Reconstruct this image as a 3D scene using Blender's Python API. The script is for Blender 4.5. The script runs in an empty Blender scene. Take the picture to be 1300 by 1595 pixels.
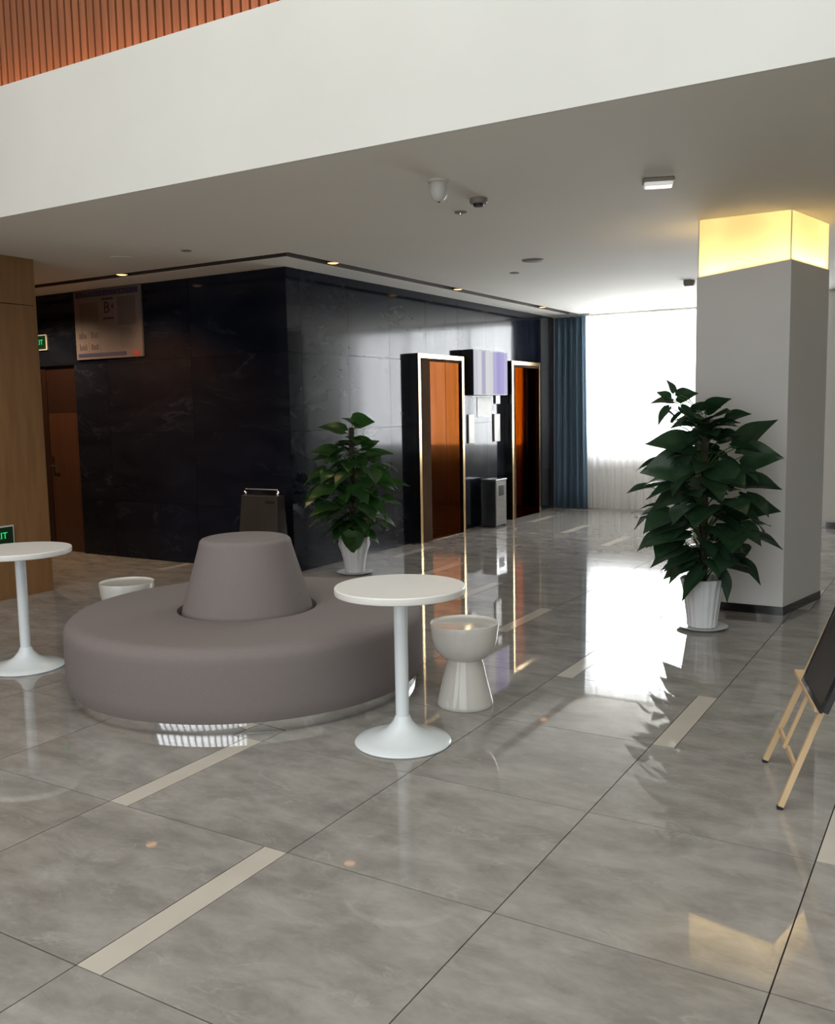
import bpy, bmesh, math, random
from mathutils import Vector, Matrix, Euler
random.seed(7)
PI = math.pi
C = bpy.context.scene.collection
# ------------------------------------------------------------------ camera
CAM = Vector((0, 0, 1.5224)); FPX = 1447.56
YAW, PIT, ROL = 0.540501, 0.110777, -0.0181196
def cam_axes():
    cy, sy, cp, sp = math.cos(YAW), math.sin(YAW), math.cos(PIT), math.sin(PIT)
    f = Vector((-sy*cp, cy*cp, -sp)); r = Vector((cy, sy, 0)); u = r.cross(f)
    cr, sr = math.cos(ROL), math.sin(ROL)
    return cr*r + sr*u, -sr*r + cr*u, f
AR, AU, AF = cam_axes()
cd = bpy.data.cameras.new('camera'); cam = bpy.data.objects.new('camera', cd); C.objects.link(cam)
cam.matrix_world = Matrix(((AR.x, AU.x, -AF.x, CAM.x), (AR.y, AU.y, -AF.y, CAM.y), (AR.z, AU.z, -AF.z, CAM.z), (0, 0, 0, 1)))
cd.sensor_fit = 'HORIZONTAL'; cd.sensor_width = 36; cd.lens = FPX/1300*36; cd.clip_start = .05; cd.clip_end = 100
S = bpy.context.scene; S.camera = cam
def ray(x, y): return AF*FPX + AR*(x-650) - AU*(y-797.5)
def onz(x, y, z=0.): d = ray(x, y); return CAM + d*((z-CAM.z)/d.z)
def onX(x, y, X): d = ray(x, y); return CAM + d*((X-CAM.x)/d.x)
def onY(x, y, Y): d = ray(x, y); return CAM + d*((Y-CAM.y)/d.y)
# ------------------------------------------------------------------ world, exposure
S.view_settings.view_transform = 'Standard'; S.view_settings.look = 'None'
S.view_settings.exposure = 0.0; S.view_settings.gamma = 1.0; S.view_settings.use_curve_mapping = False
w = bpy.data.worlds.new('world'); S.world = w; w.use_nodes = True
w.node_tree.nodes['Background'].inputs[0].default_value = (.85, .92, 1, 1)
w.node_tree.nodes['Background'].inputs[1].default_value = 1.0
S.cycles.use_denoising = True
try: S.cycles.denoiser = 'OPENIMAGEDENOISE'; S.cycles.denoising_prefilter = 'ACCURATE'
except Exception: pass
S.cycles.max_bounces = 10; S.cycles.diffuse_bounces = 5; S.cycles.glossy_bounces = 5
S.cycles.transparent_max_bounces = 12; S.cycles.sample_clamp_indirect = 6; S.cycles.caustics_reflective = False
S.cycles.blur_glossy = .5
# ------------------------------------------------------------------ large lights (window daylight, plus an added top light)
ZC = 2.83; YB = 4.03; XW = -5.45; YW = 6.82; YE = 13.3
def area(name, loc, rot, sx, sy, power, col):
    l = bpy.data.lights.new(name, 'AREA'); l.shape = 'RECTANGLE'; l.size = sx; l.size_y = sy; l.energy = power; l.color = col
    o = bpy.data.objects.new(name, l); C.objects.link(o); o.location = loc; o.rotation_euler = rot
    return o
area('window_daylight', (-3.3, YE+.35, 1.86), (-PI/2, 0, 0), 3.4, 1.95, 800, (.93, .97, 1))      # far window
area('front_daylight', (-1.0, -6.4, 2.6), (PI/2, 0, 0), 11, 4.8, 620, (.95, .98, 1))            # lobby window behind camera
area('skylight', (-1.2, -.9, 6.55), (0, 0, 0), 9.5, 7.5, 470, (.96, 1, .955))                       # unseen top light, added to brighten tabletops and seats
# ------------------------------------------------------------------ materials
def mat(name, col, rough=.5, metal=0., col2=None, scale=6., detail=4., bump=0., bscale=80., spec=.5, stretch=(1, 1, 1), lo=.35, hi=.65,
        emis=None, estr=0., rnd=False, coat=0., rvar=0.):
    m = bpy.data.materials.new(name); m.use_nodes = True; nt = m.node_tree; b = nt.nodes['Principled BSDF']; L = nt.links
    b.inputs['Base Color'].default_value = (*col, 1); b.inputs['Roughness'].default_value = rough
    b.inputs['Metallic'].default_value = metal; b.inputs['Specular IOR Level'].default_value = spec
    if coat: b.inputs['Coat Weight'].default_value = coat; b.inputs['Coat Roughness'].default_value = .04
    geo = nt.nodes.new('ShaderNodeNewGeometry'); mp = nt.nodes.new('ShaderNodeMapping'); mp.inputs['Scale'].default_value = stretch
    src = geo.outputs['Position']
    if rnd:
        oi = nt.nodes.new('ShaderNodeObjectInfo'); mu = nt.nodes.new('ShaderNodeVectorMath'); mu.operation = 'SCALE'
        mu.inputs[0].default_value = (37, 19, 53); L.new(oi.outputs['Random'], mu.inputs['Scale'])
        ad = nt.nodes.new('ShaderNodeVectorMath'); L.new(src, ad.inputs[0]); L.new(mu.outputs[0], ad.inputs[1]); src = ad.outputs[0]
    L.new(src, mp.inputs['Vector'])
    nz = nt.nodes.new('ShaderNodeTexNoise'); nz.inputs['Scale'].default_value = scale; nz.inputs['Detail'].default_value = detail
    L.new(mp.outputs[0], nz.inputs['Vector'])
    cr = nt.nodes.new('ShaderNodeValToRGB'); c2 = col2 or tuple(c*.9 for c in col)
    cr.color_ramp.elements[0].position = lo; cr.color_ramp.elements[0].color = (*col, 1)
    cr.color_ramp.elements[1].position = hi; cr.color_ramp.elements[1].color = (*c2, 1)
    L.new(nz.outputs['Fac'], cr.inputs[0]); L.new(cr.outputs[0], b.inputs['Base Color'])
    if rvar:
        mr = nt.nodes.new('ShaderNodeMapRange'); mr.inputs['To Min'].default_value = rough; mr.inputs['To Max'].default_value = rough+rvar
        L.new(nz.outputs['Fac'], mr.inputs['Value']); L.new(mr.outputs[0], b.inputs['Roughness'])
    if bump:
        n2 = nt.nodes.new('ShaderNodeTexNoise'); n2.inputs['Scale'].default_value = bscale; n2.inputs['Detail'].default_value = 2
        L.new(mp.outputs[0], n2.inputs['Vector'])
        bp = nt.nodes.new('ShaderNodeBump'); bp.inputs['Strength'].default_value = bump; bp.inputs['Distance'].default_value = .01
        L.new(n2.outputs['Fac'], bp.inputs['Height']); L.new(bp.outputs[0], b.inputs['Normal'])
    if emis: b.inputs['Emission Color'].default_value = (*emis, 1); b.inputs['Emission Strength'].default_value = estr
    return m
def marble(name, base, cloud, vein, rough, vstr=.5, scale=2.2, spec=.5, vscale=1.6, bump=.03, stretch=(1, 1, 1), bstretch=(1, 1, 1), nrough=.5, dist=.6):
    m = bpy.data.materials.new(name); m.use_nodes = True; nt = m.node_tree; b = nt.nodes['Principled BSDF']; L = nt.links; N = nt.nodes.new
    geo = N('ShaderNodeNewGeometry'); oi = N('ShaderNodeObjectInfo'); mu = N('ShaderNodeVectorMath'); mu.operation = 'SCALE'
    mu.inputs[0].default_value = (37, 19, 53); L.new(oi.outputs['Random'], mu.inputs['Scale'])
    ad = N('ShaderNodeVectorMath'); L.new(geo.outputs['Position'], ad.inputs[0]); L.new(mu.outputs[0], ad.inputs[1])
    mp = N('ShaderNodeMapping'); mp.inputs['Scale'].default_value = stretch; L.new(ad.outputs[0], mp.inputs[0])
    n1 = N('ShaderNodeTexNoise'); n1.inputs['Scale'].default_value = scale; n1.inputs['Detail'].default_value = 8; n1.inputs['Roughness'].default_value = nrough; n1.inputs['Distortion'].default_value = dist
    L.new(mp.outputs[0], n1.inputs['Vector'])
    r1 = N('ShaderNodeValToRGB'); r1.color_ramp.elements[0].position = .35; r1.color_ramp.elements[1].position = .68
    r1.color_ramp.elements[0].color = (*base, 1); r1.color_ramp.elements[1].color = (*cloud, 1); L.new(n1.outputs['Fac'], r1.inputs[0])
    n2 = N('ShaderNodeTexNoise'); n2.inputs['Scale'].default_value = vscale; n2.inputs['Detail'].default_value = 8; n2.inputs['Roughness'].default_value = .6
    n2.inputs['Distortion'].default_value = dist*2.3; L.new(mp.outputs[0], n2.inputs['Vector'])
    sb = N('ShaderNodeMath'); sb.operation = 'SUBTRACT'; sb.inputs[1].default_value = .5; L.new(n2.outputs['Fac'], sb.inputs[0])
    ab = N('ShaderNodeMath'); ab.operation = 'ABSOLUTE'; L.new(sb.outputs[0], ab.inputs[0])
    mr = N('ShaderNodeMapRange'); mr.inputs['From Min'].default_value = 0; mr.inputs['From Max'].default_value = .018
    mr.inputs['To Min'].default_value = vstr; mr.inputs['To Max'].default_value = 0; L.new(ab.outputs[0], mr.inputs['Value'])
    n3 = N('ShaderNodeTexNoise'); n3.inputs['Scale'].default_value = scale*1.3; L.new(mp.outputs[0], n3.inputs['Vector'])
    m3 = N('ShaderNodeMapRange'); m3.inputs['From Min'].default_value = .45; m3.inputs['From Max'].default_value = .65; L.new(n3.outputs['Fac'], m3.inputs['Value'])
    ml = N('ShaderNodeMath'); ml.operation = 'MULTIPLY'; L.new(mr.outputs[0], ml.inputs[0]); L.new(m3.outputs[0], ml.inputs[1])
    mx = N('ShaderNodeMix'); mx.data_type = 'RGBA'; L.new(ml.outputs[0], mx.inputs['Factor']); L.new(r1.outputs[0], mx.inputs['A'])
    mx.inputs['B'].default_value = (*vein, 1); L.new(mx.outputs['Result'], b.inputs['Base Color'])
    b.inputs['Roughness'].default_value = rough; b.inputs['Specular IOR Level'].default_value = spec
    if bump:
        n4 = N('ShaderNodeTexNoise'); n4.inputs['Scale'].default_value = 2.5; n4.inputs['Detail'].default_value = 1; m4 = N('ShaderNodeMapping'); m4.inputs['Scale'].default_value = bstretch; L.new(ad.outputs[0], m4.inputs[0]); L.new(m4.outputs[0], n4.inputs['Vector'])
        bp = N('ShaderNodeBump'); bp.inputs['Strength'].default_value = bump; bp.inputs['Distance'].default_value = .01
        L.new(n4.outputs['Fac'], bp.inputs['Height']); L.new(bp.outputs[0], b.inputs['Normal'])
    return m
def emit(name, col, s):
    m = bpy.data.materials.new(name); m.use_nodes = True; nt = m.node_tree; nt.nodes.remove(nt.nodes['Principled BSDF'])
    e = nt.nodes.new('ShaderNodeEmission'); e.inputs[0].default_value = (*col, 1); e.inputs[1].default_value = s
    nt.links.new(e.outputs[0], nt.nodes['Material Output'].inputs[0]); return m
M = {}
M['tile'] = marble('floor_marble', (.232, .216, .199), (.375, .357, .333), (.46, .45, .42), .03, .35, 4.2, bump=.006, vscale=3.0, stretch=(.8, 1.5, 1), nrough=.66, dist=.25)
M['strip'] = mat('floor_strip', (.55, .51, .45), .06, col2=(.51, .475, .42), scale=5)
M['grout'] = mat('floor_joint', (.035, .032, .03), .6)
M['stone'] = marble('black_stone', (.0045, .006, .011), (.010, .012, .019), (.06, .065, .07), .09, .3, 2.0, spec=.2, bump=.06, vscale=.9, stretch=(.6, .6, 1.6), bstretch=(2.4, 2.4, .35))
M['stonebase'] = mat('black_backing', (.004, .004, .005), .7)
M['white'] = mat('white_plaster', (.70, .70, .665), .85, col2=(.67, .67, .635), scale=1.5, bump=.02, bscale=200)
M['ceil'] = mat('ceiling_paint', (.86, .835, .765), .8, col2=(.83, .81, .74), scale=.8, bump=.015, bscale=3)
M['slot'] = mat('slot_paint', (.07, .05, .04), .8)
M['wood'] = mat('wood_veneer', (.26, .135, .055), .45, col2=(.21, .105, .042), scale=3, stretch=(5, 5, .5), detail=6)
M['slat'] = mat('slat_wood', (.24, .10, .05), .5, col2=(.185, .078, .04), scale=4, stretch=(6, 6, .4), rnd=True)
M['slatback'] = mat('slat_backing', (.10, .03, .02), .8)
M['brown'] = mat('door_brown', (.055, .024, .013), .35, col2=(.045, .019, .010), scale=3, stretch=(5, 5, .4))
M['darkbrown'] = mat('door_dark', (.022, .010, .007), .35)
M['gold'] = mat('brass_trim', (.78, .54, .28), .18, 1., col2=(.72, .49, .25), scale=3)
M['copper'] = mat('copper_door', (.055, .026, .016), .07, 1., col2=(.046, .022, .0135), scale=2, stretch=(8, 8, .4), bump=.02, bscale=6)
M['copper'].node_tree.nodes['Principled BSDF'].inputs['Specular Tint'].default_value = (.47, .385, .37, 1)
M['bronze'] = mat('bronze_jamb', (.075, .048, .032), .6, 0., spec=.0, col2=(.06, .038, .025), scale=3)
M['steel'] = mat('brushed_steel', (.55, .55, .55), .22, 1., col2=(.48, .48, .48), scale=4, stretch=(1, 1, 20))
M['chrome'] = mat('chrome', (.85, .85, .86), .06, 1.)
M['darksteel'] = mat('dark_steel', (.20, .21, .21), .3, 1.)
M['black'] = mat('black_plastic', (.010, .010, .012), .35)
M['blackgloss'] = mat('black_gloss', (.008, .008, .009), .06)
M['fabric'] = mat('taupe_fabric', (.212, .184, .180), .92, col2=(.188, .162, .158), scale=260, bump=.25, bscale=420, spec=.25)
M['tabwhite'] = mat('white_laminate', (.80, .79, .765), .35, col2=(.78, .77, .745), scale=3)
M['metwhite'] = mat('white_enamel', (.74, .79, .82), .25, col2=(.72, .77, .80), scale=3)
M['gloss'] = mat('white_gloss', (.60, .585, .545), .07, col2=(.58, .565, .525), scale=3)
M['pot'] = mat('white_ceramic', (.66, .67, .69), .22, col2=(.62, .63, .65), scale=5)
M['soil'] = mat('soil', (.03, .02, .012), .95, bump=.6, bscale=120)
M['moss'] = mat('moss_pole', (.022, .016, .010), .95, col2=(.035, .03, .015), scale=60, bump=.6, bscale=90)
M['pine'] = mat('pale_pine', (.62, .45, .27), .5, col2=(.55, .39, .22), scale=4, stretch=(4, 4, .6))
M['board'] = mat('black_board', (.022, .022, .022), .3, col2=(.03, .03, .032), scale=8)
M['panelbrown'] = mat('brown_panel', (.032, .025, .021), .4, col2=(.028, .022, .018), scale=4)
M['plastic'] = mat('white_plastic', (.62, .61, .58), .4)
M['greyplastic'] = mat('grey_plastic', (.25, .23, .21), .5)
M['poster'] = mat('poster_paper', (.15, .128, .125), .3, col2=(.135, .115, .11), scale=3)
M['paper'] = mat('notice_paper', (.72, .72, .68), .5)
M['ink'] = mat('poster_ink', (.02, .015, .03), .5)
M['navy'] = mat('poster_navy', (.03, .028, .075), .4)
M['red'] = mat('poster_red', (.42, .05, .04), .4)
M['greypaper'] = mat('poster_grey', (.10, .09, .085), .5)
M['curtain'] = mat('blue_curtain', (.08, .135, .19), .85, col2=(.068, .115, .165), scale=200, bump=.1, bscale=300)
M['exitgreen'] = emit('exit_green', (.03, .75, .20), 1.0)
M['exitback'] = mat('exit_panel', (.004, .03, .010), .3)
M['led'] = emit('led_warm', (1, .50, .20), 3.0)
M['redled'] = emit('led_red', (1, .05, .03), 1.5)
M['lampface'] = mat('lamp_diffuser', (.8, .8, .78), .3, emis=(1, .97, .9), estr=.35)
M['haze'] = None
# leaves: thin, slightly glossy, light comes through
def leafmat(name, c1, c2):
    m = mat(name, c1, .32, col2=c2, scale=14, rnd=True, bump=.12, bscale=40, spec=.5)
    nt = m.node_tree; b = nt.nodes['Principled BSDF']; out = nt.nodes['Material Output']
    tr = nt.nodes.new('ShaderNodeBsdfTranslucent'); tr.inputs[0].default_value = (c1[0]*1.6, c1[1]*2.2, c1[2], 1)
    mx = nt.nodes.new('ShaderNodeMixShader'); mx.inputs[0].default_value = .22
    nt.links.new(b.outputs[0], mx.inputs[1]); nt.links.new(tr.outputs[0], mx.inputs[2]); nt.links.new(mx.outputs[0], out.inputs[0])
    return m
M['leaf'] = leafmat('leaf_green', (.022, .060, .018), (.035, .095, .022))
M['leafdark'] = leafmat('leaf_dark', (.016, .042, .022), (.026, .062, .028))
M['stem'] = mat('leaf_stem', (.05, .10, .03), .5)
def sheermat():
    m = bpy.data.materials.new('sheer_voile'); m.use_nodes = True; nt = m.node_tree; N = nt.nodes.new; L = nt.links
    nt.nodes.remove(nt.nodes['Principled BSDF'])
    d = N('ShaderNodeBsdfDiffuse'); d.inputs[0].default_value = (.86, .83, .80, 1)
    t = N('ShaderNodeBsdfTranslucent'); t.inputs[0].default_value = (.88, .88, .88, 1)
    p = N('ShaderNodeBsdfTransparent'); a = N('ShaderNodeMixShader'); a.inputs[0].default_value = .5
    L.new(d.outputs[0], a.inputs[1]); L.new(t.outputs[0], a.inputs[2])
    nz = N('ShaderNodeTexNoise'); nz.inputs['Scale'].default_value = 60
    mr = N('ShaderNodeMapRange'); mr.inputs['To Min'].default_value = .18; mr.inputs['To Max'].default_value = .26; L.new(nz.outputs['Fac'], mr.inputs['Value'])
    b = N('ShaderNodeMixShader'); L.new(mr.outputs[0], b.inputs[0]); L.new(a.outputs[0], b.inputs[1]); L.new(p.outputs[0], b.inputs[2])
    L.new(b.outputs[0], nt.nodes['Material Output'].inputs[0]); return m
M['sheer'] = sheermat()
def glassmat():
    m = bpy.data.materials.new('window_glass'); m.use_nodes = True; nt = m.node_tree; N = nt.nodes.new; L = nt.links
    nt.nodes.remove(nt.nodes['Principled BSDF'])
    g = N('ShaderNodeBsdfGlossy'); g.inputs['Roughness'].default_value = .02; p = N('ShaderNodeBsdfTransparent')
    f = N('ShaderNodeFresnel'); f.inputs[0].default_value = 1.45; b = N('ShaderNodeMixShader')
    L.new(f.outputs[0], b.inputs[0]); L.new(p.outputs[0], b.inputs[1]); L.new(g.outputs[0], b.inputs[2])
    L.new(b.outputs[0], nt.nodes['Material Output'].inputs[0]); return m
M['glass'] = glassmat()
# ------------------------------------------------------------------ mesh helpers
class MB:
    def __init__(s): s.v = []; s.f = []
    def add(s, vs, fs):
        o = len(s.v); s.v += [tuple(v) for v in vs]; s.f += [tuple(i+o for i in f) for f in fs]; return s
    def box(s, a, b):
        x0, y0, z0 = a; x1, y1, z1 = b
        return s.add([(x0,y0,z0),(x1,y0,z0),(x1,y1,z0),(x0,y1,z0),(x0,y0,z1),(x1,y0,z1),(x1,y1,z1),(x0,y1,z1)],
                     [(0,3,2,1),(4,5,6,7),(0,1,5,4),(1,2,6,5),(2,3,7,6),(3,0,4,7)])
    def obox(s, c, ax, ay, az):   # oriented box, half axes
        c = Vector(c); vs = []
        for k in (-1, 1):
            for i, j in ((-1,-1),(1,-1),(1,1),(-1,1)): vs.append(c+ax*i+ay*j+az*k)
        return s.add(vs, [(0,3,2,1),(4,5,6,7),(0,1,5,4),(1,2,6,5),(2,3,7,6),(3,0,4,7)])
    def prism(s, poly, z0, z1):
        n = len(poly); z1s = z1 if isinstance(z1, (list, tuple)) else [z1]*n
        return s.add([(x, y, z0) for x, y in poly]+[(p[0], p[1], z1s[i]) for i, p in enumerate(poly)],
                     [tuple(range(n-1, -1, -1)), tuple(range(n, 2*n))]+[(i, (i+1) % n, (i+1) % n+n, i+n) for i in range(n)])
    def lathe(s, prof, n=48, c=(0, 0, 0), mod=None):
        vs = []; fs = []
        for k, (r, z) in enumerate(prof):
            for i in range(n):
                t = 2*PI*i/n; rr = r*(mod(t, k) if mod else 1)
                vs.append((c[0]+rr*math.cos(t), c[1]+rr*math.sin(t), c[2]+z))
        for k in range(len(prof)-1):
            for i in range(n): fs.append((k*n+i, k*n+(i+1) % n, (k+1)*n+(i+1) % n, (k+1)*n+i))
        fs.append(tuple(range(n-1, -1, -1))); fs.append(tuple((len(prof)-1)*n+i for i in range(n)))
        return s.add(vs, fs)
    def tube(s, pts, r, n=8):
        pts = [Vector(p) for p in pts]; rs = r if isinstance(r, (list, tuple)) else [r]*len(pts); vs = []; fs = []
        for i, p in enumerate(pts):
            d = (pts[min(i+1, len(pts)-1)]-pts[max(i-1, 0)]).normalized()
            a = d.cross(Vector((0, 0, 1)) if abs(d.z) < .9 else Vector((1, 0, 0))).normalized(); b = d.cross(a)
            for k in range(n): t = 2*PI*k/n; vs.append(p+(a*math.cos(t)+b*math.sin(t))*rs[i])
        for i in range(len(pts)-1):
            for k in range(n): fs.append((i*n+k, i*n+(k+1) % n, (i+1)*n+(k+1) % n, (i+1)*n+k))
        fs.append(tuple(range(n-1, -1, -1))); fs.append(tuple((len(pts)-1)*n+k for k in range(n)))
        return s.add(vs, fs)
    def mesh(s, name, m, smooth=False):
        me = bpy.data.meshes.new(name); me.from_pydata(s.v, [], s.f); me.update()
        bm = bmesh.new(); bm.from_mesh(me); bmesh.ops.recalc_face_normals(bm, faces=bm.faces); bm.to_mesh(me); bm.free()
        if m: me.materials.append(m)
        if smooth:
            for p in me.polygons: p.use_smooth = True
            try: me.set_sharp_from_angle(angle=math.radians(smooth if smooth > 1 else 40))
            except Exception: pass
        return me
    def build(s, name, m, parent=None, smooth=False, bevel=0.):
        me = s.mesh(name, m, smooth); o = bpy.data.objects.new(name, me); C.objects.link(o)
        if parent: o.parent = parent
        if bevel:
            b = o.modifiers.new('bevel', 'BEVEL'); b.width = bevel; b.segments = 3; b.limit_method = 'ANGLE'; b.angle_limit = .6
        return o
def thing(name, label, cat, loc=(0, 0, 0), rz=0, group=None):
    o = bpy.data.objects.new(name, None); C.objects.link(o); o.location = loc; o.rotation_euler = (0, 0, rz); o.empty_display_size = .1
    o['label'] = label; o['category'] = cat
    if group: o['group'] = group
    return o
def tag(o, label, cat, group=None):
    o['label'] = label; o['category'] = cat
    if group: o['group'] = group
    return o
def struct(o, label=None, cat=None):
    o['kind'] = 'structure'
    if label: o['label'] = label
    if cat: o['category'] = cat
    return o
def inst(name, me, loc, parent=None, rot=None):
    o = bpy.data.objects.new(name, me); C.objects.link(o); o.location = loc
    if rot: o.rotation_euler = rot
    if parent: o.parent = parent
    return o
def copy_tree(o, parent=None):
    c = o.copy(); C.objects.link(c); c.parent = parent
    for ch in o.children: copy_tree(ch, c)
    return c
def text_part(txt, size, m, parent, loc, rot, name='lettering', depth=.001):
    cu = bpy.data.curves.new(name, 'FONT'); cu.body = txt; cu.size = size; cu.extrude = depth; cu.align_x = 'CENTER'; cu.align_y = 'CENTER'; cu.resolution_u = 2
    o = bpy.data.objects.new('tmp', cu); C.objects.link(o); dg = bpy.context.evaluated_depsgraph_get()
    me = bpy.data.meshes.new_from_object(o.evaluated_get(dg)); bpy.data.objects.remove(o); me.materials.clear(); me.materials.append(m)
    return inst(name, me, loc, parent, rot)
# ------------------------------------------------------------------ floor
X0, Y0, TW, TH, SW = -2.0873, 1.5865, .7942, .8058, .101
fl = struct(MB().box((-12, -7, -.2), (6, 15, -.010)).build('floor', M['grout']), 'polished grey-beige marble tile floor with pale inlaid strips', 'floor')
G = .0022
tme = MB().box((G, G, -.010), (TW-G, TH-G, 0)).mesh('tile', M['tile'])
sme = MB().box((G, G, -.010), (SW-G, TH-G, 0)).mesh('tile_strip', M['strip'])
rest = MB()
def xr(j, r): return X0 + j*TW + SW*(math.floor((j+r)/4)+1)
nt_ = 0
for r in range(-10, 16):
    y = Y0+r*TH
    if y > YE+.2: continue
    for j in range(-14, 12):
        x = xr(j, r)
        if x < -12 or x > 5.2: continue
        if x+TW < XW-.1 and y > YW+.45: continue
        vis = (-9.8 < x < 1.9 and y > .7 and x > -.95*y-3.2 and x < .36*(y+2)-.0) and not (x < -8 and y < 4.8) and not (x > -1 and y > 12)
        if vis and nt_ < 290:
            inst('tile', tme, (x, y, 0), fl); nt_ += 1
            if (j+r) % 4 == 0: inst('tile_strip', sme, (x-SW, y, 0), fl)
        else:
            rest.box((x+G, y+G, -.010), (x+TW-G, y+TH-G, 0))
o = rest.build('outer_tiles', M['tile'], fl); o['kind'] = 'stuff'
# ------------------------------------------------------------------ ceiling of the low hall, with its shadow slot
XS0, XS1, YS0, YS1 = -4.95, -5.10, 6.24, 6.40
cb = MB()
cb.box((-12, YB+.012, ZC), (5.2, YS0, ZC+.15)); cb.box((XS0, YS0, ZC), (5.2, 14.2, ZC+.15))
cb.box((-12, YS1, ZC), (XS1, 7.6, ZC+.15)); cb.box((XW-.3, 7.6, ZC), (XS1, 14.2, ZC+.15))
cb.box((-12, YB+.12, ZC+.15), (5.2, 14.2, ZC+.25))
ce = struct(cb.build('ceiling', M['ceil']), 'low grey-white plaster ceiling of the lift hall', 'ceiling')
sl = MB(); t = .004
sl.box((-12, YS0, ZC+.002), (XS0, YS0+t, ZC+.145)); sl.box((-12, YS1-t, ZC+.002), (XS1, YS1, ZC+.145)); sl.box((-12, YS0, ZC+.14), (XS0, YS1, ZC+.149))
sl.box((XS0-t, YS0, ZC+.002), (XS0, 13.2, ZC+.145)); sl.box((XS1, YS1, ZC+.002), (XS1+t, 13.2, ZC+.145)); sl.box((XS1, YS1, ZC+.14), (XS0, 13.2, ZC+.149))
sl.build('slot_liner', M['slot'], ce)
# beam across the opening
bm_ = struct(MB().box((-6.87, YB, ZC), (5.2, YB+.012, 3.645)).build('trim_1', M['white']), 'broad white bulkhead above the opening to the lift hall', 'beam')
# ledge behind the beam and slatted wall above it
struct(MB().box((-6.87, YB+.012, 3.40), (5.2, YB+.30, 3.50)).build('trim_2', M['white']), 'ledge on top of the white bulkhead', 'trim')
wu = struct(MB().box((-6.87, YB+.30, 3.2), (5.2, YB+.4, 6.6)).build('wall_upper', M['slatback']), 'upper lobby wall of reddish brown vertical wood slats', 'wall')
slm = MB().box((-.0245, -.035, 0), (.0245, 0, 3.05)).mesh('slat', M['slat'])
for i in range(172): inst('slat', slm, (-6.83+i*.0675, YB+.30, 3.50), wu)
# ------------------------------------------------------------------ walls
# left wood wall (lobby side), block with veneer panels
wl = struct(MB().box((-12, -7, 0), (-6.90, 5.21, 6.6)).build('wall_left', M['darkbrown']), 'wood veneer wall at the left', 'wall')
for (a, b, z0, z1) in ((3.7, 5.209, .0, 2.44), (3.7, 5.209, 2.446, 2.89), (2.16, 3.694, 0, 2.44), (2.16, 3.694, 2.446, 2.89), (.6, 2.154, 0, 2.44), (.6, 2.154, 2.446, 2.89),
                       (-7, .594, 0, 2.44), (-7, .594, 2.446, 2.89), (-7, 5.235, 2.896, 6.6)):
    y1 = min(b, YB-.005) if z0 > 2.85 else b
    MB().box((-6.90, a, z0), (-6.87, y1, z1 if a < 3 or z0 > 2.85 or z1 < 2.5 else ZC)).build('wood_panel', M['wood'], wl)
MB().box((-11.9, 5.21, 0), (-6.87, 5.235, ZC)).build('wood_panel', M['wood'], wl)
# closing walls
struct(MB().box((-12.2, 5.2, 0), (-12, 8, ZC)).build('wall_corridor_end', M['white']))
struct(MB().box((5.2, -7, 0), (5.4, 14.5, 6.6)).build('wall_right', M['white']))
struct(MB().box((-12, -7, 6.6), (5.4, 4.6, 6.8)).build('ceiling_upper', M['white']))
# wall behind the camera: big glazed front with mullions
wf = MB(); wf.box((-12, -6.2, 5.0), (5.4, -6.0, 6.6)); wf.box((-12, -6.2, 0), (5.4, -6.0, .2)); wf.box((-12, -6.2, .2), (-6.5, -6.0, 5)); wf.box((4.5, -6.2, .2), (5.4, -6.0, 5))
struct(wf.build('wall_front', M['white']))
w2 = MB()
for i in range(16): x = -6.5+i*11/15; w2.box((x-.10, -6.15, .2), (x+.10, -6.05, 5))
w2.box((-6.5, -6.15, 2.6), (4.5, -6.05, 2.65))
wf2 = struct(w2.build('window_2', M['darksteel'])); MB().box((-6.5, -6.11, .2), (4.5, -6.10, 5)).build('pane', M['glass'], wf2)
# black stone core: side face (left) and lift face (right)
Zs = [0, .60, 1.33, 2.065, ZC]
DX0, DX1, DH = -9.06, -8.385, 2.06
wc = MB(); wc.box((DX1, YW+.02, 0), (XW-.02, YW+.25, ZC)); wc.box((-12, YW+.02, 0), (DX0, YW+.25, ZC)); wc.box((DX0, YW+.02, DH), (DX1, YW+.25, ZC))
wc = struct(wc.build('wall_side', M['stonebase']), 'black stone wall left of the corner', 'wall')
g = .0015
def xpanel(x0, x1, z0, z1): MB().box((x0+g, YW, z0+g), (x1-g, YW+.02, z1-g)).build('stone_panel', M['stone'], wc)
xs = [XW, -6.66, -7.87, DX1]
for k in range(3):
    for q in range(4): xpanel(xs[k+1], xs[k], Zs[q], Zs[q+1])
xpanel(DX0, DX1, DH, ZC)
for q in range(4): xpanel(-10.5, DX0, Zs[q], Zs[q+1])
we = struct(MB().box((XW-.25, YW+.02, 0), (XW-.02, YE, ZC)).build('wall_lift', M['stonebase']), 'polished black stone wall holding the lifts', 'wall')
ys = [YW, 7.02]+[7.02+.77*(i+1) for i in range(8)]+[YE-.05]
ys = [y for y in ys if y < YE-.04]+[YE-.05]
for k in range(len(ys)-1):
    if ys[k+1]-ys[k] < .05: continue
    for q in range(4): MB().box((XW-.02, ys[k]+g, Zs[q]+g), (XW, ys[k+1]-g, Zs[q+1]-g)).build('stone_panel', M['stone'], we)
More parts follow.
